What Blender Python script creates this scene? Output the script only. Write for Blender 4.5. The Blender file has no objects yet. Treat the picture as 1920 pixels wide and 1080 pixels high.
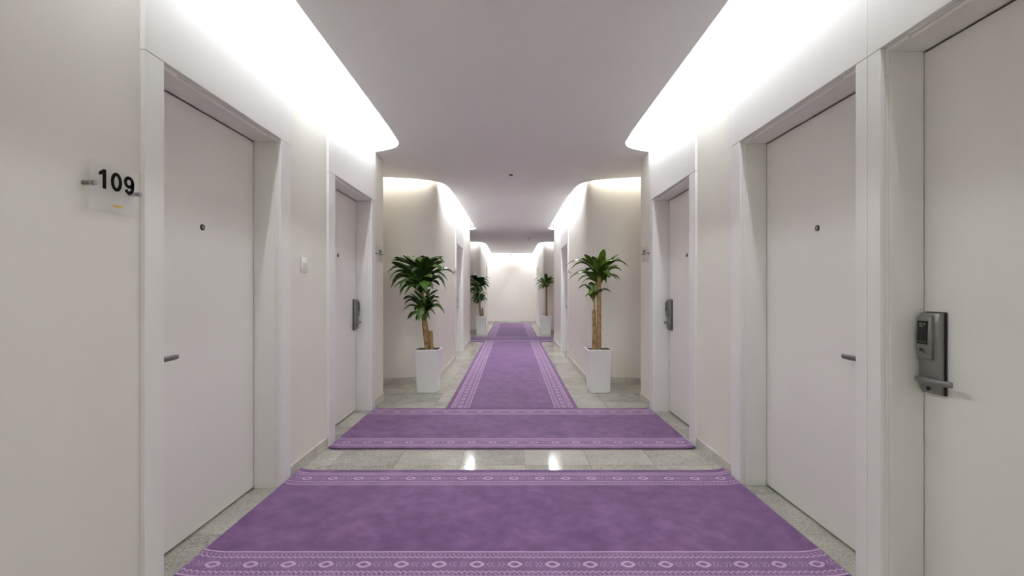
import bpy, bmesh, math, random
from mathutils import Vector, Matrix
random.seed(7)
S = bpy.context.scene
C = S.collection

# ------------------------------------------------------------------ camera, world, exposure
cam_d = bpy.data.cameras.new('camera'); cam = bpy.data.objects.new('camera', cam_d); C.objects.link(cam)
cam_d.sensor_width = 36.0; cam_d.lens = 16.0; cam_d.shift_y = 7.0/1920.0
cam_d.clip_start = 0.02
CAM_Z = 1.2
cam.location = (0, 0, CAM_Z); cam.rotation_euler = (math.radians(90), 0, 0)
S.camera = cam
w = bpy.data.worlds.new('world'); S.world = w; w.use_nodes = True
w.node_tree.nodes['Background'].inputs[0].default_value = (0.01, 0.01, 0.01, 1)
w.node_tree.nodes['Background'].inputs[1].default_value = 0.2
S.view_settings.view_transform = 'Standard'; S.view_settings.look = 'None'
S.view_settings.gamma = 1.0; S.view_settings.use_curve_mapping = False
S.view_settings.exposure = 0.0
S.cycles.max_bounces = 16; S.cycles.diffuse_bounces = 10; S.cycles.glossy_bounces = 4
LED_POWER = 108.0             # emission strength of the cove LED strips
LED_COLOR = (0.915, 0.95, 1.0)
LED_MIDDLE, LED_FAR, LED_RECESS = 2.2, 2.7, .85   # other coves, relative to the nearest one
WARM_COLOR = (1.0, 0.945, 0.84)  # strip above the plant recesses

# ------------------------------------------------------------------ node maths helper
class E:
    def __init__(s, nt, sock): s.nt, s.k = nt, sock
    def _m(s, op, *a):
        n = s.nt.nodes.new('ShaderNodeMath'); n.operation = op
        for i, v in enumerate((s,)+a):
            if isinstance(v, E): s.nt.links.new(v.k, n.inputs[i])
            else: n.inputs[i].default_value = v
        return E(s.nt, n.outputs[0])
    def __add__(s, o): return s._m('ADD', o)
    __radd__ = __add__
    def __sub__(s, o): return s._m('SUBTRACT', o)
    def __mul__(s, o): return s._m('MULTIPLY', o)
    __rmul__ = __mul__
    def __truediv__(s, o): return s._m('DIVIDE', o)
    def abs(s): return s._m('ABSOLUTE')
    def fract(s): return s._m('FRACT')
    def sqrt(s): return s._m('SQRT')
    def lt(s, o): return s._m('LESS_THAN', o)
    def gt(s, o): return s._m('GREATER_THAN', o)
    def mx(s, o): return s._m('MAXIMUM', o)
    def mn(s, o): return s._m('MINIMUM', o)

MATS = {}
def new_mat(name):
    m = bpy.data.materials.new(name); m.use_nodes = True
    return m, m.node_tree, m.node_tree.nodes['Principled BSDF']
def lin(c):
    return tuple(((x/255)/12.92 if x/255 <= .04045 else ((x/255+.055)/1.055)**2.4) for x in c)+(1,)
def plain(name, col, rough=.5, metal=0, spec=.5, noise=0.0, nscale=6.0, bump=0.0, bscale=200.0):
    m, nt, b = new_mat(name)
    b.inputs['Roughness'].default_value = rough; b.inputs['Metallic'].default_value = metal
    b.inputs['Specular IOR Level'].default_value = spec
    b.inputs['Base Color'].default_value = tuple(col)+(1,)
    tc = nt.nodes.new('ShaderNodeTexCoord')
    if noise:
        n = nt.nodes.new('ShaderNodeTexNoise'); n.inputs['Scale'].default_value = nscale; n.inputs['Detail'].default_value = 4
        nt.links.new(tc.outputs['Object'], n.inputs['Vector'])
        r = nt.nodes.new('ShaderNodeMapRange'); r.inputs['From Min'].default_value = .3; r.inputs['From Max'].default_value = .7
        r.inputs['To Min'].default_value = 1-noise; r.inputs['To Max'].default_value = 1+noise
        nt.links.new(n.outputs['Fac'], r.inputs['Value'])
        v = nt.nodes.new('ShaderNodeVectorMath'); v.operation = 'SCALE'; v.inputs[0].default_value = col
        nt.links.new(r.outputs[0], v.inputs['Scale']); nt.links.new(v.outputs[0], b.inputs['Base Color'])
    if bump:
        n2 = nt.nodes.new('ShaderNodeTexNoise'); n2.inputs['Scale'].default_value = bscale; n2.inputs['Detail'].default_value = 3
        nt.links.new(tc.outputs['Object'], n2.inputs['Vector'])
        bp = nt.nodes.new('ShaderNodeBump'); bp.inputs['Strength'].default_value = bump; bp.inputs['Distance'].default_value = .002
        nt.links.new(n2.outputs['Fac'], bp.inputs['Height']); nt.links.new(bp.outputs[0], b.inputs['Normal'])
    MATS[name] = m
    return m
plain('wall_paint', (.785, .76, .70), .55, spec=.3, noise=.012, nscale=2.5, bump=.06, bscale=90)
plain('trim_paint', (.825, .815, .79), .38, spec=.4, noise=.008, nscale=3)
plain('door_paint', (.81, .79, .755), .42, spec=.35, noise=.012, nscale=2)
plain('ceiling_paint', (.90, .905, .885), .7, spec=.2, noise=.01, nscale=1.2)
plain('slab_paint', (.85, .84, .83), .7, spec=.2)
plain('steel', (.26, .26, .25), .42, metal=.7, noise=.05, nscale=40)
plain('steel_dark', (.21, .205, .20), .42, metal=.7, noise=.05, nscale=40)
plain('black_plastic', (.012, .012, .012), .35)
plain('black_print', (.006, .005, .004), .9, spec=.1)
plain('screen_glass', (.004, .004, .005), .08)
plain('white_plastic', (.82, .81, .77), .35, noise=.01)
plain('grey_print', (.35, .35, .33), .5)
plain('yellow_print', (.62, .45, .10), .5)
plain('pot_glaze', (.88, .875, .865), .3, spec=.45, noise=.01)
plain('soil', (.035, .022, .014), .95, noise=.5, nscale=60, bump=.8, bscale=120)
plain('grout', (.22, .21, .19), .85, noise=.1, nscale=30)
for nm, k, col in (('led', 1, LED_COLOR), ('led_middle', LED_MIDDLE, LED_COLOR), ('led_far', LED_FAR, LED_COLOR), ('led_recess', LED_RECESS, WARM_COLOR)):
    m, nt, b = new_mat(nm); MATS[nm] = m
    b.inputs['Base Color'].default_value = (.9, .9, .9, 1)
    b.inputs['Emission Color'].default_value = col+(1,); b.inputs['Emission Strength'].default_value = LED_POWER*k
m, nt, b = new_mat('screen_text'); MATS['screen_text'] = m
b.inputs['Base Color'].default_value = (.05, .07, .03, 1)
b.inputs['Emission Color'].default_value = (.45, .55, .25, 1); b.inputs['Emission Strength'].default_value = .12
# clear acrylic
m, nt, b = new_mat('acrylic'); MATS['acrylic'] = m
b.inputs['Base Color'].default_value = (.70, .69, .67, 1); b.inputs['Roughness'].default_value = .15; b.inputs['Alpha'].default_value = .2
# granite (each tile has its own tone)
def granite(name, base, rough, tone):
    m, nt, b = new_mat(name); MATS[name] = m
    tc = nt.nodes.new('ShaderNodeTexCoord'); oi = nt.nodes.new('ShaderNodeObjectInfo')
    off = nt.nodes.new('ShaderNodeVectorMath'); off.operation = 'ADD'
    sc = nt.nodes.new('ShaderNodeVectorMath'); sc.operation = 'SCALE'; sc.inputs[0].default_value = (37, 91, 13)
    nt.links.new(oi.outputs['Random'], sc.inputs['Scale'])
    nt.links.new(tc.outputs['Object'], off.inputs[0]); nt.links.new(sc.outputs[0], off.inputs[1])
    def nz(scale, det, rgh=.6):
        n = nt.nodes.new('ShaderNodeTexNoise'); n.inputs['Scale'].default_value = scale; n.inputs['Detail'].default_value = det
        n.inputs['Roughness'].default_value = rgh; nt.links.new(off.outputs[0], n.inputs['Vector']); return E(nt, n.outputs['Fac'])
    big = nz(5, 4); fine = nz(75, 3, .7); grain = nz(190, 2, .7)
    v = (big-.5)*.5 + (fine-.5)*.85 + (grain-.5)*.55 + (E(nt, oi.outputs['Random'])-.5)*tone
    r = nt.nodes.new('ShaderNodeValToRGB'); nt.links.new((v+.5).k, r.inputs[0])
    cr = r.color_ramp; cr.elements[0].position = .12; cr.elements[1].position = .85
    cr.elements[0].color = (base[0]*.32, base[1]*.32, base[2]*.31, 1)
    cr.elements[1].color = (min(1, base[0]*1.55), min(1, base[1]*1.53), min(1, base[2]*1.48), 1)
    e = cr.elements.new(.47); e.color = tuple(base)+(1,)
    nt.links.new(r.outputs[0], b.inputs['Base Color']); b.inputs['Roughness'].default_value = rough
    b.inputs['Specular IOR Level'].default_value = .55
granite('granite_floor', (.37, .357, .315), .075, .18)
granite('granite_skirting', (.52, .50, .455), .35, .05)
# cane bark
m, nt, b = new_mat('cane_bark'); MATS['cane_bark'] = m
tc = nt.nodes.new('ShaderNodeTexCoord'); mp = nt.nodes.new('ShaderNodeMapping'); mp.inputs['Scale'].default_value = (30, 30, 16)
n = nt.nodes.new('ShaderNodeTexNoise'); n.inputs['Scale'].default_value = 1.6; n.inputs['Detail'].default_value = 5
nt.links.new(tc.outputs['Object'], mp.inputs[0]); nt.links.new(mp.outputs[0], n.inputs['Vector'])
r = nt.nodes.new('ShaderNodeValToRGB'); nt.links.new(n.outputs['Fac'], r.inputs[0])
r.color_ramp.elements[0].position = .3; r.color_ramp.elements[0].color = (.16, .085, .03, 1)
r.color_ramp.elements[1].position = .68; r.color_ramp.elements[1].color = (.44, .30, .13, 1)
nt.links.new(r.outputs[0], b.inputs['Base Color']); b.inputs['Roughness'].default_value = .8
# leaves
def leaf_mat(name, c0, c1):
    m, nt, b = new_mat(name); MATS[name] = m
    oi = nt.nodes.new('ShaderNodeObjectInfo'); mix = nt.nodes.new('ShaderNodeMix'); mix.data_type = 'RGBA'
    nt.links.new(oi.outputs['Random'], mix.inputs['Factor'])
    mix.inputs['A'].default_value = c0+(1,); mix.inputs['B'].default_value = c1+(1,)
    nt.links.new(mix.outputs['Result'], b.inputs['Base Color']); b.inputs['Roughness'].default_value = .32
    b.inputs['Specular IOR Level'].default_value = .5
leaf_mat('leaf_dark', (.018, .052, .009), (.085, .165, .026))
leaf_mat('leaf_bright', (.036, .085, .008), (.14, .24, .026))

# carpet with printed borders: x runs along the carpet, y across
def carpet_mat(name, half, lengthwise_phase):
    m, nt, b = new_mat(name); MATS[name] = m
    tc = nt.nodes.new('ShaderNodeTexCoord'); sp = nt.nodes.new('ShaderNodeSeparateXYZ')
    nt.links.new(tc.outputs['Object'], sp.inputs[0])
    u = E(nt, sp.outputs[0]) + lengthwise_phase; y = E(nt, sp.outputs[1])
    wd = (y.abs()*-1.0) + half                         # distance from the long edge
    P = .165
    def line(c, t): return (wd-c).abs().lt(t)
    def zig(c, amp, per, t):
        tri = ((u/per).fract()-.5).abs()*2.0-.5
        return (wd - c - tri*(2*amp)).abs().lt(t)
    def dash(c, t, per, duty): return (wd-c).abs().lt(t)*((u/per + wd*18.0).fract().lt(duty))
    du = ((u/P).fract()-.5)*P                          # oval centre at du = 0 (u = P/2)
    dv = wd-.137
    r1 = (((du/.033)*(du/.033)) + ((dv/.024)*(dv/.024))).sqrt()
    r2 = (du/.042).abs() + (dv/.031).abs()
    r = r1.mx(r2)
    ring = r.lt(1.0)*r.gt(.52)
    um = (du.abs()*-1.0)+P/2                           # distance from the middle between two ovals
    che = (((um + dv.abs()*.6)/.017).fract().lt(.42))*dv.abs().lt(.019)*um.lt(.044)*um.gt(.004)
    mask = line(.232, .0042).mx(line(.053, .0045)).mx(zig(.190, .0055, .026, .0036)).mx(zig(.084, .0055, .026, .0036))
    mask = mask.mx(ring)
    soft = (dash(.210, .008, .020, .45)).mx(dash(.068, .007, .020, .45)).mx(che)
    inband = wd.lt(.236)*wd.gt(.045)
    # colours
    n1 = nt.nodes.new('ShaderNodeTexNoise'); n1.inputs['Scale'].default_value = 3.2; n1.inputs['Detail'].default_value = 5; n1.inputs['Roughness'].default_value = .6
    n1.inputs['Distortion'].default_value = .8
    nt.links.new(tc.outputs['Object'], n1.inputs['Vector'])
    n2 = nt.nodes.new('ShaderNodeTexNoise'); n2.inputs['Scale'].default_value = 420; n2.inputs['Detail'].default_value = 2
    nt.links.new(tc.outputs['Object'], n2.inputs['Vector'])
    n3 = nt.nodes.new('ShaderNodeTexNoise'); n3.inputs['Scale'].default_value = 11; n3.inputs['Detail'].default_value = 5; n3.inputs['Roughness'].default_value = .65
    nt.links.new(tc.outputs['Object'], n3.inputs['Vector'])
    f = (E(nt, n1.outputs['Fac'])-.5)*1.2 + (E(nt, n3.outputs['Fac'])-.5)*1.3 + (E(nt, n2.outputs['Fac'])-.5)*.8 + .5
    rp = nt.nodes.new('ShaderNodeValToRGB'); nt.links.new(f.k, rp.inputs[0])
    rp.color_ramp.elements[0].position = .05; rp.color_ramp.elements[0].color = (.088, .036, .120, 1)
    rp.color_ramp.elements[1].position = .95; rp.color_ramp.elements[1].color = (.205, .102, .238, 1)
    e = rp.color_ramp.elements.new(.5); e.color = (.143, .062, .176, 1)
    def mixin(a, fac, col):
        x = nt.nodes.new('ShaderNodeMix'); x.data_type = 'RGBA'; nt.links.new(fac.k, x.inputs['Factor'])
        nt.links.new(a, x.inputs['A']); x.inputs['B'].default_value = col; return x.outputs['Result']
    c = mixin(rp.outputs[0], inband*.20, (.36, .25, .39, 1))
    c = mixin(c, soft*.42, (.50, .34, .52, 1))
    c = mixin(c, mask*.80, (.56, .39, .57, 1))
    nt.links.new(c, b.inputs['Base Color'])
    b.inputs['Roughness'].default_value = .95; b.inputs['Specular IOR Level'].default_value = .1
    b.inputs['Sheen Weight'].default_value = .25; b.inputs['Sheen Roughness'].default_value = .5
    bp = nt.nodes.new('ShaderNodeBump'); bp.inputs['Strength'].default_value = .5; bp.inputs['Distance'].default_value = .003
    nt.links.new(n2.outputs['Fac'], bp.inputs['Height']); nt.links.new(bp.outputs[0], b.inputs['Normal'])
HC, HR = .595, .675
carpet_mat('carpet_cross', HC, .0825-.012); carpet_mat('carpet_long', HR, 0.0)
plain('carpet_edge', (.09, .045, .12), .95, spec=.1)

# ------------------------------------------------------------------ mesh helpers
def box(bm, x0, x1, y0, y1, z0, z1):
    x0, x1 = sorted((x0, x1)); y0, y1 = sorted((y0, y1)); z0, z1 = sorted((z0, z1))
    v = [bm.verts.new(p) for p in ((x0,y0,z0),(x1,y0,z0),(x1,y1,z0),(x0,y1,z0),(x0,y0,z1),(x1,y0,z1),(x1,y1,z1),(x0,y1,z1))]
    for f in ((0,3,2,1),(4,5,6,7),(0,1,5,4),(1,2,6,5),(2,3,7,6),(3,0,4,7)): bm.faces.new([v[i] for i in f])
    return v
def prism(bm, pts, z0, z1):
    a = sum(p[0]*q[1]-q[0]*p[1] for p, q in zip(pts, pts[1:]+pts[:1]))
    if a < 0: pts = pts[::-1]
    lo = [bm.verts.new((x, y, z0)) for x, y in pts]; hi = [bm.verts.new((x, y, z1)) for x, y in pts]
    bm.faces.new(lo[::-1]); bm.faces.new(hi)
    n = len(pts)
    for i in range(n): bm.faces.new((lo[i], lo[(i+1) % n], hi[(i+1) % n], hi[i]))
def cyl(bm, p0, p1, r0, r1=None, n=20):
    p0, p1 = Vector(p0), Vector(p1); r1 = r0 if r1 is None else r1
    d = (p1-p0).normalized(); a = d.orthogonal().normalized(); c = d.cross(a)
    A = [bm.verts.new(p0+(a*math.cos(t)+c*math.sin(t))*r0) for t in [2*math.pi*i/n for i in range(n)]]
    B = [bm.verts.new(p1+(a*math.cos(t)+c*math.sin(t))*r1) for t in [2*math.pi*i/n for i in range(n)]]
    bm.faces.new(A[::-1]); bm.faces.new(B)
    for i in range(n): bm.faces.new((A[i], A[(i+1) % n], B[(i+1) % n], B[i]))
def bevel(bm, w, seg=2):
    bmesh.ops.bevel(bm, geom=bm.edges[:], offset=w, segments=seg, profile=.5, affect='EDGES', clamp_overlap=True)
def obj(name, bm, mat, parent=None, smooth=False, loc=None):
    bmesh.ops.recalc_face_normals(bm, faces=bm.faces[:])
    me = bpy.data.meshes.new(name); bm.to_mesh(me); bm.free()
    if isinstance(mat, str): mat = [mat]
    for k in mat: me.materials.append(MATS[k])
    if smooth:
        for p in me.polygons: p.use_smooth = True
        me.set_sharp_from_angle(angle=math.radians(38))
    o = bpy.data.objects.new(name, me); C.objects.link(o)
    if loc is not None: o.location = loc
    if parent is not None: o.parent = parent
    return o
def tag(o, label, cat, group=None, kind=None):
    o['label'] = label; o['category'] = cat
    if group: o['group'] = group
    if kind: o['kind'] = kind
    return o
def empty(name, loc=(0,0,0), rz=0):
    o = bpy.data.objects.new(name, None); C.objects.link(o); o.location = loc; o.rotation_euler = (0,0,rz); o.empty_display_size = .1
    return o
def smooth_path(pts, n=6):
    P = [Vector(p) for p in pts]; P = [P[0]*2-P[1]]+P+[P[-1]*2-P[-2]]; out = []
    for i in range(1, len(P)-2):
        for k in range(n):
            t = k/n; a, b_, c, d = P[i-1:i+3]
            out.append(tuple(.5*((2*b_)+(c-a)*t+(2*a-5*b_+4*c-d)*t*t+(3*b_-a-3*c+d)*t**3)))
    out.append(tuple(P[-2])); return out

# ------------------------------------------------------------------ measurements (metres; Y runs away from the camera)
WALL, FACE, DOOR = 1.432, 1.412, 1.576        # wall plane, casing face, door-leaf face (near corridor)
ZC, CT, ZS = 2.66, .03, 2.97                  # suspended ceiling underside and thickness, slab underside
OPEN_Z = 2.13
YB, Y1, Y2, YE = -3.0, 5.06, 10.88, 17.45     # back wall, end of near corridor, end of middle corridor, end wall
W2, W3 = 1.0, .93
R1, R2 = 1.9, 1.5                             # how deep the two plant recesses go
corner1 = smooth_path([(-R1,5.89),(-1.61,5.925),(-1.30,5.99),(-1.12,6.05),(-1.035,6.11),(-1.004,6.22),(-W2,6.6)], 6)
corner2 = smooth_path([(-R2,13.44),(-1.22,13.475),(-1.03,13.53),(-.955,13.62),(-.934,13.8),(-W3,14.3)], 6)
edge1 = smooth_path([(-R1,5.775),(-1.61,5.81),(-1.23,5.905),(-1.0,6.04),(-.90,6.30),(-.866,6.9)], 6)
edge2 = smooth_path([(-R2,13.30),(-1.21,13.34),(-.95,13.42),(-.82,13.75),(-.79,14.3)], 6)
lip1 = smooth_path([(-1.090,4.05),(-1.100,4.34),(-1.112,4.46),(-1.155,4.57),(-1.24,4.655),(-1.435,4.76)], 5)
lip2 = smooth_path([(-.842,10.2),(-.838,10.45),(-.85,10.56),(-.90,10.65),(-1.003,10.72)], 5)
def mirror(pts): return [(-x, y) for x, y in pts]

# doors: (n, side, casing_near, open_near, open_far, casing_far, lock at 'near'/'far' edge, segment)
DOORS = [
 (1, -1, 1.751, 1.848, 2.783, 2.904, 'near', 1),
 (2, -1, 3.512, 3.637, 4.600, 4.705, 'far', 1),
 (3,  1, .690, .800, 1.746, 1.8095, 'far', 1),
 (4,  1, 1.811, 1.871, 2.822, 2.932, 'near', 1),
 (5,  1, 3.512, 3.630, 4.565, 4.665, 'far', 1),
 (6, -1, 7.99, 8.10, 9.14, 9.24, 'far', 2),
 (7,  1, 7.99, 8.10, 9.10, 9.20, 'far', 2),
 (8, -1, 15.80, 15.90, 16.88, 16.98, 'far', 3),
 (9,  1, 15.80, 15.90, 16.88, 16.98, 'far', 3),
]
SEG_X = {1: FACE, 2: W2-.02, 3: W3-.02}
SEG_Z = {1: OPEN_Z, 2: 2.06, 3: 2.06}
LIN = .016                                     # jamb lining thickness

# ------------------------------------------------------------------ structure: walls
def struct(name, bm, mat, label, cat):
    return tag(obj(name, bm, mat), label, cat, kind='structure')
def openings(side, seg):
    return [(d[3]-LIN, d[4]+LIN, SEG_Z[seg]+LIN) for d in DOORS if d[1] == side and d[7] == seg]
def straight(bm, side, xin, xout, y0, y1, ops):
    y = y0
    for a, b_, z in sorted(ops):
        box(bm, side*xin, side*xout, y, a, 0, ZS); box(bm, side*xin, side*xout, a, b_, z, ZS); y = b_
    box(bm, side*xin, side*xout, y, y1, 0, ZS)
for side, word in ((-1, 'left'), (1, 'right')):
    bm = bmesh.new(); straight(bm, side, WALL, R1+.02, YB, Y1, openings(side, 1))
    struct('wall_'+word, bm, 'wall_paint', f'near {word} corridor wall in off-white paint with recessed room doors', 'wall')
    bm = bmesh.new()
    pts = corner1+[(-W2, 7.5), (-R1, 7.5)]
    prism(bm, pts if side < 0 else mirror(pts), 0, ZS)
    straight(bm, side, W2, R1, 7.5, Y2, openings(side, 2))
    box(bm, side*R1, side*(R1+.15), Y1-.1, 7.0, 0, ZS)
    struct('wall_middle_'+word, bm, 'wall_paint', f'rounded {word} wall corner behind the larger {word} plant, running on down the corridor', 'wall')
    bm = bmesh.new()
    pts = corner2+[(-W3, 15.0), (-R2, 15.0)]
    prism(bm, pts if side < 0 else mirror(pts), 0, ZS)
    straight(bm, side, W3, R2, 15.0, YE, openings(side, 3))
    box(bm, side*R2, side*(R2+.15), Y2-.1, 14.0, 0, ZS)
    struct('wall_far_'+word, bm, 'wall_paint', f'{word} wall of the farthest corridor stretch behind the small far plant', 'wall')
bm = bmesh.new(); box(bm, -1.6, 1.6, YE, YE+.15, 0, ZS)
struct('wall_end', bm, 'wall_paint', 'plain white wall closing the far end of the corridor', 'wall')
bm = bmesh.new(); box(bm, -2.0, 2.0, YB-.15, YB, 0, ZS)
struct('wall_back', bm, 'wall_paint', 'plain wall closing the corridor behind the viewer', 'wall')

# ------------------------------------------------------------------ structure: ceiling, slab above the coves
back = [(x, -y+1.0+4.76) for x, y in lip1[::-1]]
half = [(-1.075, YB), (-1.075, -1.4)] + [(x, y-5.55) for x, y in lip1] + [(-WALL+.002, -.75), (-WALL+.002, .98)] + back + [(-1.085, 2.0)] + lip1 + [(-WALL+.002, 4.80), (-WALL+.002, Y1+.004), (-R1, Y1+.004)] + edge1 + lip2 + \
       [(-W2+.002, 10.75), (-W2+.002, Y2+.004), (-R2, Y2+.004)] + edge2 + [(-.775, 17.18), (-.74, 17.27), (-.66, 17.30)]
bm = bmesh.new(); prism(bm, half+mirror(half)[::-1], ZC, ZC+CT)
struct('ceiling', bm, 'ceiling_paint', 'pale grey suspended ceiling with curved edges and lit coves along the walls', 'ceiling')
bm = bmesh.new(); box(bm, -2.1, 2.1, YB-.15, YE+.15, ZS, ZS+.1)
struct('ceiling_slab', bm, 'slab_paint', 'white upper slab glimpsed inside the lit ceiling coves', 'ceiling')

# ------------------------------------------------------------------ structure: floor and its granite tiles
bm = bmesh.new(); box(bm, -2.06, 2.06, YB-.15, YE+.15, -.10, -.003); 
floor = struct('floor', bm, 'grout', 'grey speckled granite tile floor of the corridor', 'floor')
TS = .45
bm = bmesh.new(); box(bm, -TS/2+.0012, TS/2-.0012, -TS/2+.0012, TS/2-.0012, -.015, 0)
tile_me = None
for j in range(-10, 41):
    y = 1.35+TS*(j+.5)
    if y > YE: break
    for i in range(-5, 5):
        x = .09+TS*(i+.5)
        lim = 1.62 if y < 4.9 else 1.9 if y < 6.2 else 1.2 if y < 10.6 else 1.5 if y < 13.8 else 1.15
        if abs(x)-TS/2 > lim or (y < 0.6): continue
        if tile_me is None:
            t = obj('tile', bm, 'granite_floor', floor); tile_me = t.data
        else:
            t = bpy.data.objects.new('tile', tile_me); C.objects.link(t); t.parent = floor
        t.location = (x, y, 0)
bm = bmesh.new(); box(bm, -2.0, 2.0, YB, .44, -.003, 0)
o = obj('floor_behind', bm, 'granite_floor', floor)

# ------------------------------------------------------------------ skirting (baseboards)
def skirt(name, path, inward, label):
    bm = bmesh.new(); n = len(path); rows = []
    for i, p in enumerate(path):
        a = Vector(path[max(0, i-1)]); b_ = Vector(path[min(n-1, i+1)]); d = (b_-a).normalized()
        nrm = Vector((-d.y, d.x))*inward
        p = Vector(p); q = p+nrm*.013; q2 = p+nrm*.010
        rows.append([bm.verts.new((p.x, p.y, 0)), bm.verts.new((q.x, q.y, 0)), bm.verts.new((q.x, q.y, .077)), bm.verts.new((q2.x, q2.y, .080)), bm.verts.new((p.x, p.y, .080))])
    for r, s in zip(rows, rows[1:]):
        for k in range(5): bm.faces.new((r[k], r[(k+1) % 5], s[(k+1) % 5], s[k]))
    bm.faces.new(rows[0]); bm.faces.new(rows[-1][::-1])
    return struct(name, bm, 'granite_skirting', label, 'skirting')
for side, word in ((-1, 'left'), (1, 'right')):
    ds = sorted([d for d in DOORS if d[1] == side and d[7] == 1], key=lambda d: d[2])
    ys = [YB]
    for d in ds: ys += [d[2], d[5]]
    ys += [Y1]
    names = {0: 'before the nearest door', 1: 'between the two doors', 2: 'at the wall end beside the plant'} if side < 0 else \
            {0: 'before the nearest door', 1: 'between the paired doors', 2: 'between the middle and far doors', 3: 'at the wall end beside the plant'}
    for k in range(0, len(ys), 2):
        a, b_ = ys[k], ys[k+1]
        if b_-a < .05: continue
        pth = [(side*WALL, a), (side*WALL, b_)]
        skirt('baseboard_'+word, pth, 1 if side > 0 else -1, f'grey granite skirting on the {word} wall {names[k//2]}')
    for crn, x, ya, d, lab in ((corner1, W2, Y2, [q for q in DOORS if q[1] == side and q[7] == 2][0], 'larger'), (corner2, W3, YE, [q for q in DOORS if q[1] == side and q[7] == 3][0], 'small far')):
        p = crn+[(-x, d[2])]; p = p if side < 0 else mirror(p)
        skirt('baseboard_curved_'+word, p, -1 if side < 0 else 1, f'granite skirting curving round the {word} wall behind the {lab} plant')
        skirt('baseboard_middle_'+word, [(side*x, d[5]), (side*x, ya)], -1 if side < 0 else 1, f'granite skirting past the {word} door beyond the {lab} plant')
skirt('baseboard_end', [(-W3, YE), (W3, YE)], -1, 'granite skirting along the foot of the far end wall')

# ------------------------------------------------------------------ LED strips lying in the coves
def led(path, label, zb=2.755, clips=(), mat='led'):
    """thin strip hung on thin rods inside a cove; path = list of (x, y)"""
    bm = bmesh.new(); rows = []; n = len(path); h = .0098
    for i, p in enumerate(path):
        a = Vector(path[max(0, i-1)]); b_ = Vector(path[min(n-1, i+1)]); d = (b_-a).normalized(); q = Vector((-d.y, d.x))*.008
        p = Vector(p)
        rows.append([bm.verts.new((*(p-q), zb)), bm.verts.new((*(p+q), zb)), bm.verts.new((*(p+q), zb+h)), bm.verts.new((*(p-q), zb+h))])
    for r, s in zip(rows, rows[1:]):
        for k in range(4): bm.faces.new((r[k], r[(k+1) % 4], s[(k+1) % 4], s[k]))
    bm.faces.new(rows[0]); bm.faces.new(rows[-1][::-1])
    o = tag(obj('led_strip', bm, mat), label, 'light', 'LED strips in the ceiling coves')
    for x0, x1, y0, y1 in clips:
        bm = bmesh.new(); box(bm, x0, x1, y0, y1, zb+h, ZS-.001); obj('hanger', bm, 'steel', o)
    return o
def inset(path, side, d):
    out = []; n = len(path)
    for i, p in enumerate(path):
        a = Vector(path[max(0, i-1)]); b_ = Vector(path[min(n-1, i+1)]); t = (b_-a).normalized(); q = Vector((t.y, -t.x))
        p = Vector(p)+q*d; out.append((p.x, p.y) if side < 0 else (-p.x, p.y))
    return out
G = .085
def rods(side, x, ys): return [(side*(x-.002), side*(x+.002), y, y+.004) for y in ys]
for side, word in ((-1, 'left'), (1, 'right')):
    xs = FACE-G
    led([(side*xs, YB+.1), (side*xs, -.9)], f'white LED strip in the {word} cove behind the viewer', clips=rods(side, xs, (-2.6, -1.2)))
    led([(side*xs, 1.12), (side*xs, 4.70)], f'white LED strip in the {word} cove above the nearest doors', clips=rods(side, xs, (1.3, 2.6, 3.9)))
    rec = [p for p in inset(edge1, -1, -.045) if p[0] < -1.06]
    led(inset(rec, side, 0), f'warm LED strip along the recess wall above the larger {word} plant', mat='led_recess', clips=rods(side, 1.605, (5.852,)))
    led([(side*(W2-.08), 6.5), (side*(W2-.08), 10.60)], f'white LED strip in the {word} cove along the middle corridor', mat='led_middle', clips=rods(side, W2-.08, (6.7, 8.5, 10.4)))
    led(inset(inset(edge2, -1, -.07)+[(-W3+.07, 15.0), (-W3+.07, 17.2)], side, 0), f'white LED strip in the {word} cove above the small far {word} plant',
        clips=rods(side, W3-.07, (15.2, 17.1)))
led([(-.80, YE-.075), (.80, YE-.075)], 'white LED strip in the cove above the far end wall', clips=[(x, x+.004, YE-.077, YE-.073) for x in (-.6, 0, .6)], mat='led_far')

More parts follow.
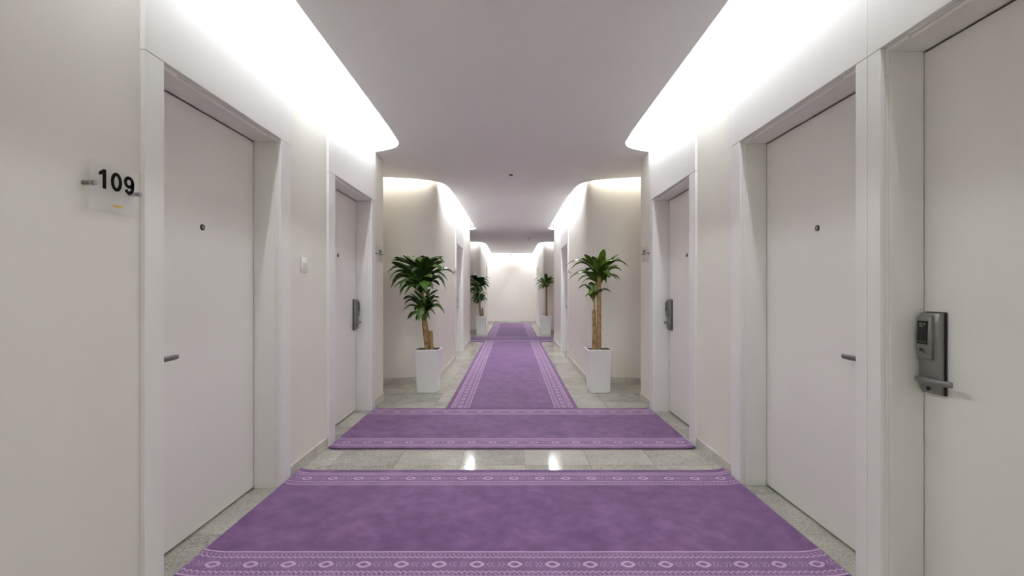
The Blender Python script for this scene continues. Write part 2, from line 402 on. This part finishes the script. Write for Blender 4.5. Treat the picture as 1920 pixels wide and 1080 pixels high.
# ------------------------------------------------------------------ doors
DLABEL = {1: 'white room door beside the 109 plate, nearest on the left wall',
          2: 'white room door on the left wall beyond the light switch',
          3: 'white room door with large electronic lock cut by the right picture edge',
          4: 'middle white room door on the near right wall showing only its lever tip',
          5: 'white room door on the right wall nearest the right plant',
          6: 'recessed door on the left middle wall past the larger left plant',
          7: 'recessed door on the right middle wall past the larger right plant',
          8: 'distant door by the end wall beyond the small far left plant',
          9: 'distant door by the end wall beyond the small far right plant'}
def make_lock(door, face, side, y_edge, direc, lever_z):
    """electronic lock; u runs from the latch edge towards the hinges, n out of the door"""
    yc = y_edge+direc*(.058 if direc < 0 else .112)
    def fr(bm):
        for v in bm.verts:
            u, n, z = v.co; v.co = (side*(face-n), yc+direc*u, z)
        return bm
    bm = bmesh.new(); box(bm, -.043, .043, 0, .006, .820, 1.125); bevel(bm, .002, 1)
    lock = obj('door_lock', fr(bm), 'black_plastic', door)
    # steel body: profile bulges out in the upper half
    bm = bmesh.new()
    prof = [(.006, .822), (.020, .822), (.030, .845), (.030, .94), (.033, .965), (.033, 1.09), (.026, 1.122), (.006, 1.122)]
    A = [bm.verts.new((-.039, n, z)) for n, z in prof]; B = [bm.verts.new((.038, n, z)) for n, z in prof]
    bm.faces.new(A); bm.faces.new(B[::-1])
    for i in range(len(prof)): bm.faces.new((A[i], A[(i+1) % 8], B[(i+1) % 8], B[i]))
    bevel(bm, .0025, 2); obj('lock_body', fr(bm), 'steel', lock, True)
    bm = bmesh.new()
    prof = [(.030, .948), (.044, .952), (.047, 1.03), (.043, 1.105), (.030, 1.112)]
    A = [bm.verts.new((-.036, n, z)) for n, z in prof]; B = [bm.verts.new((.021, n, z)) for n, z in prof]
    bm.faces.new(A); bm.faces.new(B[::-1])
    for i in range(5): bm.faces.new((A[i], A[(i+1) % 5], B[(i+1) % 5], B[i]))
    bevel(bm, .003, 2); obj('reader', fr(bm), 'steel', lock, True)
    bm = bmesh.new()
    q = [(-.029, .0475, 1.006), (.013, .0475, 1.006), (.013, .0452, 1.092), (-.029, .0452, 1.092)]
    lo = [bm.verts.new(p) for p in q]; hi = [bm.verts.new((a, n+.0016, z)) for a, n, z in q]
    bm.faces.new(lo); bm.faces.new(hi)
    for i in range(4): bm.faces.new((lo[i], lo[(i+1) % 4], hi[(i+1) % 4], hi[i]))
    obj('screen', fr(bm), 'screen_glass', lock)
    bm = bmesh.new()
    for a, b_, z in ((-.020, -.008, 1.078), (-.004, .006, 1.078), (-.020, -.004, 1.070)): box(bm, a, b_, .0474, .0479, z, z+.004)
    for k in range(4): box(bm, -.024+k*.0095, -.019+k*.0095, .0489, .0494, 1.012, 1.016)
    obj('screen_text', fr(bm), 'screen_text', lock)
    bm = bmesh.new(); box(bm, -.022, -.004, .0452, .0468, .977, .989); box(bm, -.006, .004, .0452, .0468, .973, .979); bevel(bm, .001, 1)
    obj('card_symbol', fr(bm), 'black_plastic', lock)
    bm = bmesh.new(); cyl(bm, (0, .028, lever_z), (0, .062, lever_z), .015, .012, 20); obj('spindle', fr(bm), 'steel', lock, True)
    bm = bmesh.new()
    secs = [(-.020, .060, .010), (.0, .062, .013), (.03, .064, .013), (.065, .064, .0125), (.098, .060, .0115), (.112, .054, .0105)]
    rows = []
    for u, n, h in secs:
        rows.append([bm.verts.new((u, n-.007, lever_z-h)), bm.verts.new((u, n+.006, lever_z-h*.8)), bm.verts.new((u, n+.008, lever_z+h*.5)), bm.verts.new((u, n+.003, lever_z+h)), bm.verts.new((u, n-.007, lever_z+h*.9))])
    for r, s in zip(rows, rows[1:]):
        for k in range(5): bm.faces.new((r[k], r[(k+1) % 5], s[(k+1) % 5], s[k]))
    bm.faces.new(rows[0]); bm.faces.new(rows[-1][::-1]); bevel(bm, .002, 1)
    obj('lever', fr(bm), 'steel_dark', lock, True)['label'] = 'brushed steel door lever'
    bm = bmesh.new(); cyl(bm, (-.002, .029, lever_z-.034), (-.002, .0315, lever_z-.034), .008, .008, 14)
    obj('keyhole', fr(bm), 'black_plastic', lock)
def bx(name, door, mat, *a, bev=.0015):
    bm = bmesh.new(); box(bm, *a)
    if bev: bevel(bm, bev, 1)
    return obj(name, bm, mat, door)
for n, side, c0, o0, o1, c1, edge, seg in DOORS:
    F = SEG_X[seg]; OZ = SEG_Z[seg]; W = F+.02; D = F+.164; s = side
    door = tag(empty(f'door_{n}', (0, 0, 0)), DLABEL[n], 'door', kind='structure')
    bx('casing', door, 'trim_paint', s*F, s*W, c0, o0, 0, OZ+.002)
    bx('casing', door, 'trim_paint', s*F, s*W, o1, c1, 0, OZ+.002)
    bx('overdoor_panel', door, 'trim_paint', s*F, s*W, c0, c1, OZ+.004, ZS)
    # linings: outer strip, then a stepped inner lining
    bx('jamb_lining', door, 'trim_paint', s*(W+.0005), s*(D+.06), o0-LIN, o0, 0, OZ, bev=0)
    bx('jamb_lining', door, 'trim_paint', s*(W+.0005), s*(D+.06), o1, o1+LIN, 0, OZ, bev=0)
    bx('jamb_stop', door, 'trim_paint', s*(F+.034), s*(D-.002), o0, o0+.008, 0, OZ-.012)
    bx('jamb_stop', door, 'trim_paint', s*(F+.034), s*(D-.002), o1-.008, o1, 0, OZ-.012)
    bx('head_lining', door, 'trim_paint', s*(W+.0005), s*(D+.06), o0, o1, OZ, OZ+LIN, bev=0)
    bx('head_stop', door, 'trim_paint', s*(F+.034), s*(D-.002), o0, o1, OZ-.013, OZ)
    for ya, yb in ((o0, o0+.10), (o1-.10, o1)):
        bx('corner_block', door, 'trim_paint', s*(F+.021), s*(F+.0335), ya, yb, OZ-.013, OZ)
    for ya in (o0, o1-.0075):
        bx('corner_block', door, 'trim_paint', s*(F+.021), s*(F+.0335), ya, ya+.0075, OZ-.11, OZ-.013)
    leaf = bx('door_leaf', door, 'door_paint', s*D, s*(D+.045), o0+.004, o1-.004, .009, OZ-.018, bev=.002)
    yc = (o0+o1)/2
    bm = bmesh.new(); cyl(bm, (s*(D+.001), yc, 1.528), (s*(D-.005), yc, 1.528), .016, .0145, 20)
    ph = obj('peephole', bm, 'black_plastic', door, True)
    bm = bmesh.new(); cyl(bm, (s*(D-.004), yc, 1.528), (s*(D-.0062), yc, 1.528), .008, .006, 14); obj('lens', bm, 'steel', ph, True)
    if seg == 1:
        if edge == 'near': make_lock(door, D, s, o0, 1, .905)
        else: make_lock(door, D, s, o1, -1, .875 if n == 3 else .895)
    else:
        make_lock(door, D, s, o1, -1, .895)

# ------------------------------------------------------------------ room number plates
def stroke(bm, pts, t, closed=False):
    """flat ribbon of thickness t along a polyline, 1 mm deep"""
    P = [Vector(p) for p in pts]; n = len(P); rows = []
    for i, p in enumerate(P):
        a, c = (P[i-1], P[(i+1) % n]) if closed else (P[max(0, i-1)], P[min(n-1, i+1)])
        d = (c-a).normalized(); q = Vector((-d.y, d.x))*t/2
        rows.append([bm.verts.new((*(p-q), 0)), bm.verts.new((*(p+q), 0)), bm.verts.new((*(p+q), .001)), bm.verts.new((*(p-q), .001))])
    for i in range(n if closed else n-1):
        r, s_ = rows[i], rows[(i+1) % n]
        for k in range(4): bm.faces.new((r[k], r[(k+1) % 4], s_[(k+1) % 4], s_[k]))
    if not closed: bm.faces.new(rows[0]); bm.faces.new(rows[-1][::-1])
def digits_109(h):
    bm = bmesh.new(); t = h*.185; el = lambda cx, cy, a, b_, a0, a1, n: [(cx+a*math.cos(math.radians(a0+(a1-a0)*k/n)), cy+b_*math.sin(math.radians(a0+(a1-a0)*k/n))) for k in range(n+1)]
    x = -h*.80; prism(bm, [(x-t*.1, 0), (x+t*.95, 0), (x+t*.95, h), (x+t*.15, h), (x-t*1.25, h*.80), (x-t*1.25, h*.64), (x-t*.1, h*.72)], 0, .001)
    stroke(bm, el(0, h/2, h*.245, h*.41, 0, 360, 28)[:-1], t, True)
    cx = h*.80; stroke(bm, el(cx, h*.665, h*.235, h*.245, 0, 360, 24)[:-1], t, True)
    stroke(bm, [(cx+h*.235, h*.67), (cx+h*.24, h*.50)]+el(cx-.0*h, h*.40, h*.235, h*.31, 0, -150, 14), t)
    return bm
def plate(side, wall_x, y0, y1, z0, z1, label, digits=None, group=None, sid=True):
    """acrylic plate on two standoffs; local frame: x along the wall (reading direction), y up, z out of the wall"""
    yc, zc = (y0+y1)/2, (z0+z1)/2; w_, h_ = (y1-y0), (z1-z0)
    r = empty('room_number_plate', (side*wall_x, yc, zc))
    M = Matrix(((0, 0, -side), (1 if side < 0 else -1, 0, 0), (0, 1, 0)))
    r.rotation_euler = M.to_euler(); tag(r, label, 'sign', 'room number plates')
    bm = bmesh.new(); box(bm, -w_/2, w_/2, -h_/2, h_/2, .030, .035); bevel(bm, .0008, 1); obj('acrylic_plate', bm, 'acrylic', r)
    for sx in (-1, 1):
        x = sx*(w_/2-(.014 if sx < 0 else .009))
        bm = bmesh.new(); cyl(bm, (x, .006, 0), (x, .006, .029), .0075, .0075, 16); so = obj('standoff', bm, 'steel_dark', r, True)
        bm = bmesh.new(); cyl(bm, (x, .006, .0352), (x, .006, .042), .0085, .0075, 16); obj('screw_cap', bm, 'steel', so, True)
    if digits:
        o = obj('digits', digits_109(.066), 'black_print', r, loc=(-.002, -.005, .0355))
        o['label'] = 'black printed room number 109'
    else:
        # too small to read in the photograph: three dark upright marks
        bm = bmesh.new()
        for x in (-.034, 0, .034):
            box(bm, x-.008, x+.008, .014, .048, .0355, .0365); box(bm, x-.005, x+.005, -.006, .004, .0355, .0365)
        obj('printed_marks', bm, 'black_print', r)
    bm = bmesh.new()
    rr = random.Random(3)
    x = -.020
    while x < .026:
        ww = rr.uniform(.004, .007); hh = rr.uniform(.007, .010); box(bm, x, x+ww, -.057-hh/2, -.057+hh/2, .0355, .0362); x += ww+.0012
    obj('printed_strip', bm, 'yellow_print' if digits else 'grey_print', r)
    return r
plate(-1, WALL, 1.505, 1.712, 1.472, 1.645, 'clear acrylic plate with black number 109 on the near left wall', '109')
plate(-1, WALL, 4.745, 4.915, 1.515, 1.675, 'small clear number plate at the left wall end, close to the plant leaves')
plate(1, WALL, 4.715, 4.90, 1.515, 1.675, 'small clear number plate at the right wall end beside the far door')
plate(-1, W2, 7.70, 7.87, 1.45, 1.61, 'tiny distant number plate on the left wall past the larger left plant')
plate(1, W2, 7.70, 7.87, 1.45, 1.61, 'tiny distant number plate on the right wall past the larger right plant')

# ------------------------------------------------------------------ light switch
r = tag(empty('light_switch', (-WALL, 3.125, 1.385)), 'white rectangular light switch on the left wall between two doors', 'switch')
bm = bmesh.new(); box(bm, 0, .009, -.045, .045, -.052, .052); bevel(bm, .004, 2); obj('switch_plate', bm, 'white_plastic', r, True)
for k in (-1, 1):
    bm = bmesh.new(); box(bm, .008, .013, k*.016-.012, k*.016+.012, -.020, .020); bevel(bm, .0015, 1)
    sw = obj('rocker', bm, 'white_plastic', r, True)
    bm = bmesh.new(); box(bm, .0125, .0134, k*.016-.003, k*.016+.003, -.010, .010); obj('marking', bm, 'grey_print', sw)

# ------------------------------------------------------------------ ceiling devices
def detector(x, y, label, rad=.058):
    r = tag(empty('smoke_detector', (x, y, ZC)), label, 'detector', 'ceiling smoke detectors')
    bm = bmesh.new(); cyl(bm, (0, 0, 0), (0, 0, -.010), rad, rad, 32); obj('base', bm, 'white_plastic', r, True)
    bm = bmesh.new(); cyl(bm, (0, 0, -.010), (0, 0, -.034), rad*.86, rad*.62, 32); obj('housing', bm, 'white_plastic', r, True)
    bm = bmesh.new(); cyl(bm, (-.006, 0, -.034), (-.006, 0, -.044), .024, .018, 20); obj('sensor_cap', bm, 'black_plastic', r, True)
detector(-.005, 5.55, 'round white smoke detector on the ceiling between the two larger plants')
detector(.45, 12.2, 'distant smoke detector on the ceiling toward the end of the corridor', .055)
r = tag(empty('ceiling_sensor', (-.03, 17.1, ZC)), 'small dark sensor hanging from the ceiling before the end wall', 'sensor')
bm = bmesh.new(); cyl(bm, (0, 0, 0), (0, 0, -.02), .035, .035, 20); obj('mount', bm, 'white_plastic', r, True)
bm = bmesh.new(); cyl(bm, (0, 0, -.02), (0, 0, -.09), .022, .028, 20); obj('sensor_head', bm, 'black_plastic', r, True)

# ------------------------------------------------------------------ carpets
def carpet(x0, x1, y0, y1, along_y, label, curl=0.0, z=0.001):
    L, Wd = (y1-y0, x1-x0) if along_y else (x1-x0, y1-y0)
    bm = bmesh.new(); nx, ny = (60, 6) if curl else (24, 4); T = .008
    xs = [-L/2+L*i/nx for i in range(nx+1)]; 
    if curl: xs = sorted(set(xs+[-L/2+L*i/240 for i in range(13)]+[L/2-L*i/240 for i in range(13)]))
    yy = [-Wd/2+Wd*i/ny for i in range(ny+1)]
    def zz(x):
        d = L/2-abs(x); k = max(0, 1-d/.11)
        return curl*k*k
    rnd = random.Random(int(L*1000))
    top = [[bm.verts.new((x, y, T+zz(x)+rnd.uniform(-.0006, .0006))) for y in yy] for x in xs]
    bot = [[bm.verts.new((x, y, zz(x)*.98)) for y in yy] for x in xs]
    n, k = len(xs), len(yy); faces = []
    for i in range(n-1):
        for j in range(k-1):
            bm.faces.new((top[i][j], top[i+1][j], top[i+1][j+1], top[i][j+1])); bm.faces.new((bot[i][j], bot[i][j+1], bot[i+1][j+1], bot[i+1][j]))
    for i in range(n-1):
        faces.append(bm.faces.new((bot[i][0], bot[i+1][0], top[i+1][0], top[i][0]))); faces.append(bm.faces.new((bot[i+1][k-1], bot[i][k-1], top[i][k-1], top[i+1][k-1])))
    for j in range(k-1):
        faces.append(bm.faces.new((bot[0][j+1], bot[0][j], top[0][j], top[0][j+1]))); faces.append(bm.faces.new((bot[n-1][j], bot[n-1][j+1], top[n-1][j+1], top[n-1][j])))
    for f in faces: f.material_index = 1
    o = obj('carpet_runner', bm, ['carpet_long' if along_y else 'carpet_cross', 'carpet_edge'], None, True)
    o.location = ((x0+x1)/2, (y0+y1)/2, z); o.rotation_euler = (0, 0, math.pi/2 if along_y else 0)
    return tag(o, label, 'carpet', 'purple patterned carpet runners')
carpet(-1.408, 1.408, 1.852, 1.852+2*HC, False, 'purple patterned carpet lying crosswise nearest the viewer', curl=.013)
carpet(-1.398, 1.398, 3.462, 3.462+2*HC, False, 'purple patterned carpet lying crosswise before the plants', curl=.009)
carpet(-.675, .675, 4.66, 10.90, True, 'long purple carpet runner between the two larger plants')
carpet(-1.05, 1.05, 10.91, 10.91+2*HC, False, 'distant purple carpet lying crosswise near the small far plants')
carpet(-.675, .675, 12.11, 17.30, True, 'farthest purple carpet runner leading to the end wall')

# ------------------------------------------------------------------ potted dracaenas
CM = .01
def leaf_mesh(bm, p0, p1, arch, width, rng, reach=.42):
    p0, p1 = Vector(p0), Vector(p1); d = p1-p0
    ctrl = p0+Vector((d.x*reach, d.y*reach, d.z*.42+arch)); N = 9; prev = None
    lat0 = Vector((d.x, d.y, 0))
    if lat0.length < .03: lat0 = Vector((rng.uniform(-1, 1), rng.uniform(-1, 1), 0))
    side = Vector((0, 0, 1)).cross(lat0).normalized(); roll = rng.uniform(-.45, .45)
    for i in range(N+1):
        t = i/N; p = p0*(1-t)**2+ctrl*2*t*(1-t)+p1*t*t
        tg = ((ctrl-p0)*(1-t)+(p1-ctrl)*t).normalized(); nrm = side.cross(tg).normalized()
        sd = (side*math.cos(roll*t)+nrm*math.sin(roll*t))
        ww = width*(.34+.66*math.sin(math.pi*min(1, t*1.05+.02)**.85)) if t < .5 else width*max(.02, (1-((t-.5)/.5)**1.9))
        ww *= .5
        fold = ww*.42
        row = [bm.verts.new(p-sd*ww+nrm*fold*.6), bm.verts.new(p-nrm*fold*.4), bm.verts.new(p+sd*ww+nrm*fold*.6)]
        if prev:
            bm.faces.new((prev[0], prev[1], row[1], row[0])); bm.faces.new((prev[1], prev[2], row[2], row[1]))
        prev = row
def cane(bm, pts, r0, r1, knots=True):
    n = 14; prev = None
    pts = smooth_path([tuple(p) for p in pts], 8)
    for i, p in enumerate(pts):
        t = i/(len(pts)-1); r = (r0+(r1-r0)*t)*(1+(.05 if (i % 3 == 0 and knots) else 0))
        ring = [bm.verts.new((p[0]+math.cos(a)*r, p[1]+math.sin(a)*r, p[2])) for a in [2*math.pi*k/n for k in range(n)]]
        if prev:
            for k in range(n): bm.faces.new((prev[k], prev[(k+1) % n], ring[(k+1) % n], ring[k]))
        else: bm.faces.new(ring[::-1])
        prev = ring
    bm.faces.new(prev)
def rsq(h, cr=.045, n=5):
    pts = []
    for cx, cy, a0 in ((1, 1, 0), (-1, 1, 90), (-1, -1, 180), (1, -1, 270)):
        for k in range(n+1):
            a = math.radians(a0+90*k/n); pts.append((cx*(h-cr)+math.cos(a)*cr, cy*(h-cr)+math.sin(a)*cr))
    return pts
def potted(loc, rz, label, canes, crowns, mat, seed, width, reach=.42, group='potted dracaena plants'):
    rng = random.Random(seed)
    r = tag(empty('potted_dracaena', loc, 0), label, 'plant', group)
    # pot: tapered square planter with rim and hollow top
    bm = bmesh.new(); prev = None
    prof = [(.117, 0, .022), (.121, .004, .024), (.148, .49, .020), (.152, .498, .020), (.152, .513, .020), (.149, .515, .019), (.138, .515, .016), (.136, .498, .016), (.134, .47, .016)]
    for h, z, cr in prof:
        ring = [bm.verts.new((x, y, z)) for x, y in rsq(h, cr)]
        if prev:
            for k in range(len(ring)): bm.faces.new((prev[k], prev[(k+1) % len(ring)], ring[(k+1) % len(ring)], ring[k]))
        else: bm.faces.new(ring[::-1])
        prev = ring
    bm.faces.new(prev)
    pot = obj('pot', bm, 'pot_glaze', r, True)
    bm = bmesh.new(); prism(bm, rsq(.1355, .016), .472, .500); bmesh.ops.subdivide_edges(bm, edges=bm.edges[:], cuts=1)
    for v in bm.verts:
        if v.co.z > .49: v.co.z += rng.uniform(-.004, .008)
    obj('soil', bm, 'soil', r)
    ca, sa = math.cos(rz), math.sin(rz)
    def rot(p): return Vector((p[0]*ca-p[1]*sa, p[0]*sa+p[1]*ca, p[2]))
    for pts, r0, r1 in canes:
        bm = bmesh.new(); cane(bm, [rot(Vector(p)*CM) for p in pts], r0, r1); obj('cane', bm, 'cane_bark', r, True)
    for (cx, cy, z0, z1), tips, extra, spread, wscale in crowns:
        T = []
        for tx, tz in tips:
            dx = tx-cx; dy = rng.uniform(-1, 1)*math.sqrt(max(25, spread*spread-dx*dx))*.75; T.append((tx, cy+dy, tz))
        for k in range(extra):
            a = 2*math.pi*k/extra+rng.uniform(-.3, .3); q = spread*rng.uniform(.6, .95)
            T.append((cx+math.cos(a)*q, cy+math.sin(a)*q, rng.uniform(z0-8, z1+14)))
        zt = [t[2] for t in T]; lo, hi = min(zt), max(zt)
        for tx, ty, tz in T:
            f = (tz-lo)/max(1, hi-lo); zb = z0+(z1-z0)*min(1, max(0, f+rng.uniform(-.15, .15)))
            p0 = rot(Vector((cx+rng.uniform(-.8, .8), cy+rng.uniform(-.8, .8), zb))*CM); p1 = rot(Vector((tx, ty, tz))*CM)
            horiz = (Vector((p1.x-p0.x, p1.y-p0.y))).length; drop = p0.z-p1.z
            arch = max(.02, .10+horiz*.42+max(0, drop)*.55) if p1.z < p0.z+.12 else .06+horiz*.15
            bm = bmesh.new(); leaf_mesh(bm, p0, p1, arch*rng.uniform(.8, 1.15), width*wscale*rng.uniform(.8, 1.2), rng, reach*rng.uniform(.85, 1.25))
            obj('leaf', bm, mat, r, True)
    return r
def cmlist(cx, floor_y, k, px): return [((x-cx)*k, (floor_y-y)*k) for x, y in px]
# leaf-tip positions in centimetres about each pot
LTOP = cmlist(803, 733, .646, [(727,488),(733,500),(738,494),(726,512),(731,541),(735,530),(728,525),(750,556),(756,548),(762,540),(838,488),(834,494),(853,520),(841,528),(830,532),(821,536),(815,522),(790,484),(800,482),(808,484),(770,478),(760,480),(752,476),(775,537),(785,545),(795,540),(805,540),(766,522),(780,512),(812,510)])
LLOW = cmlist(803, 733, .646, [(754,585),(757,572),(762,600),(770,600),(777,603),(790,602),(800,603),(806,600),(833,587),(826,571),(834,589),(824,560),(818,576),(755,563),(768,557),(808,561),(815,592),(785,597)])
RTOP = cmlist(1122, 733, .646, [(1130,468),(1132,481),(1093,478),(1086,486),(1060,501),(1070,506),(1062,529),(1080,530),(1091,534),(1073,518),(1098,522),(1158,479),(1152,485),(1181,502),(1173,497),(1168,524),(1163,510),(1144,531),(1138,522),(1110,490),(1105,483),(1146,491),(1120,479)])
RLOW = cmlist(1122, 733, .646, [(1083,543),(1098,558),(1100,541),(1107,561),(1125,546),(1146,549),(1108,532),(1118,536)])
lc = [([(-1,0,49),(-4.5,0,75),(-7,0,105),(-8,0,131),(-8.5,0,150)], .030, .020), ([(4.5,-2,49),(3.6,-2,60),(3.2,-2,73)], .026, .023), ([(1,3,49),(-3,2,80),(-6,1,100)], .022, .016)]
lcr = [((-8, 0, 118, 150), LTOP, 20, 38, 1.0), ((-5.5, 0, 88, 108), LLOW, 9, 24, .85)]
rc = [([(0.5,0,49),(.8,0,85),(.6,0,125),(1,0,140)], .030, .024), ([(-5.5,-1,49),(-5,-1,75),(-5.5,-1,98)], .026, .022), ([(-5,-1,95),(-5,-.5,110),(-5.5,0,120)], .009, .008)]
rcr = [((1, 0, 128, 150), RTOP, 12, 33, .82), ((-5.3, 0, 106, 120), RLOW, 3, 16, .72)]
potted((-1.012, 5.51, 0), 0, 'large bushy dark green dracaena in a tall white square pot, left side', lc, lcr, 'leaf_dark', 11, .115, .66)
potted((1.045, 5.51, 0), 0, 'large palm-like bright green dracaena in a tall white square pot, right side', rc, rcr, 'leaf_bright', 23, .105, .52)
potted((-.877, 12.93, 0), .5, 'small-looking distant dracaena in white pot on the left beyond the runner', lc, lcr, 'leaf_dark', 37, .115, .66)
potted((.975, 12.93, 0), -.4, 'small-looking distant palm-like dracaena in white pot on the right beyond the runner', rc[:1], rcr[:1], 'leaf_bright', 41, .105, .52)
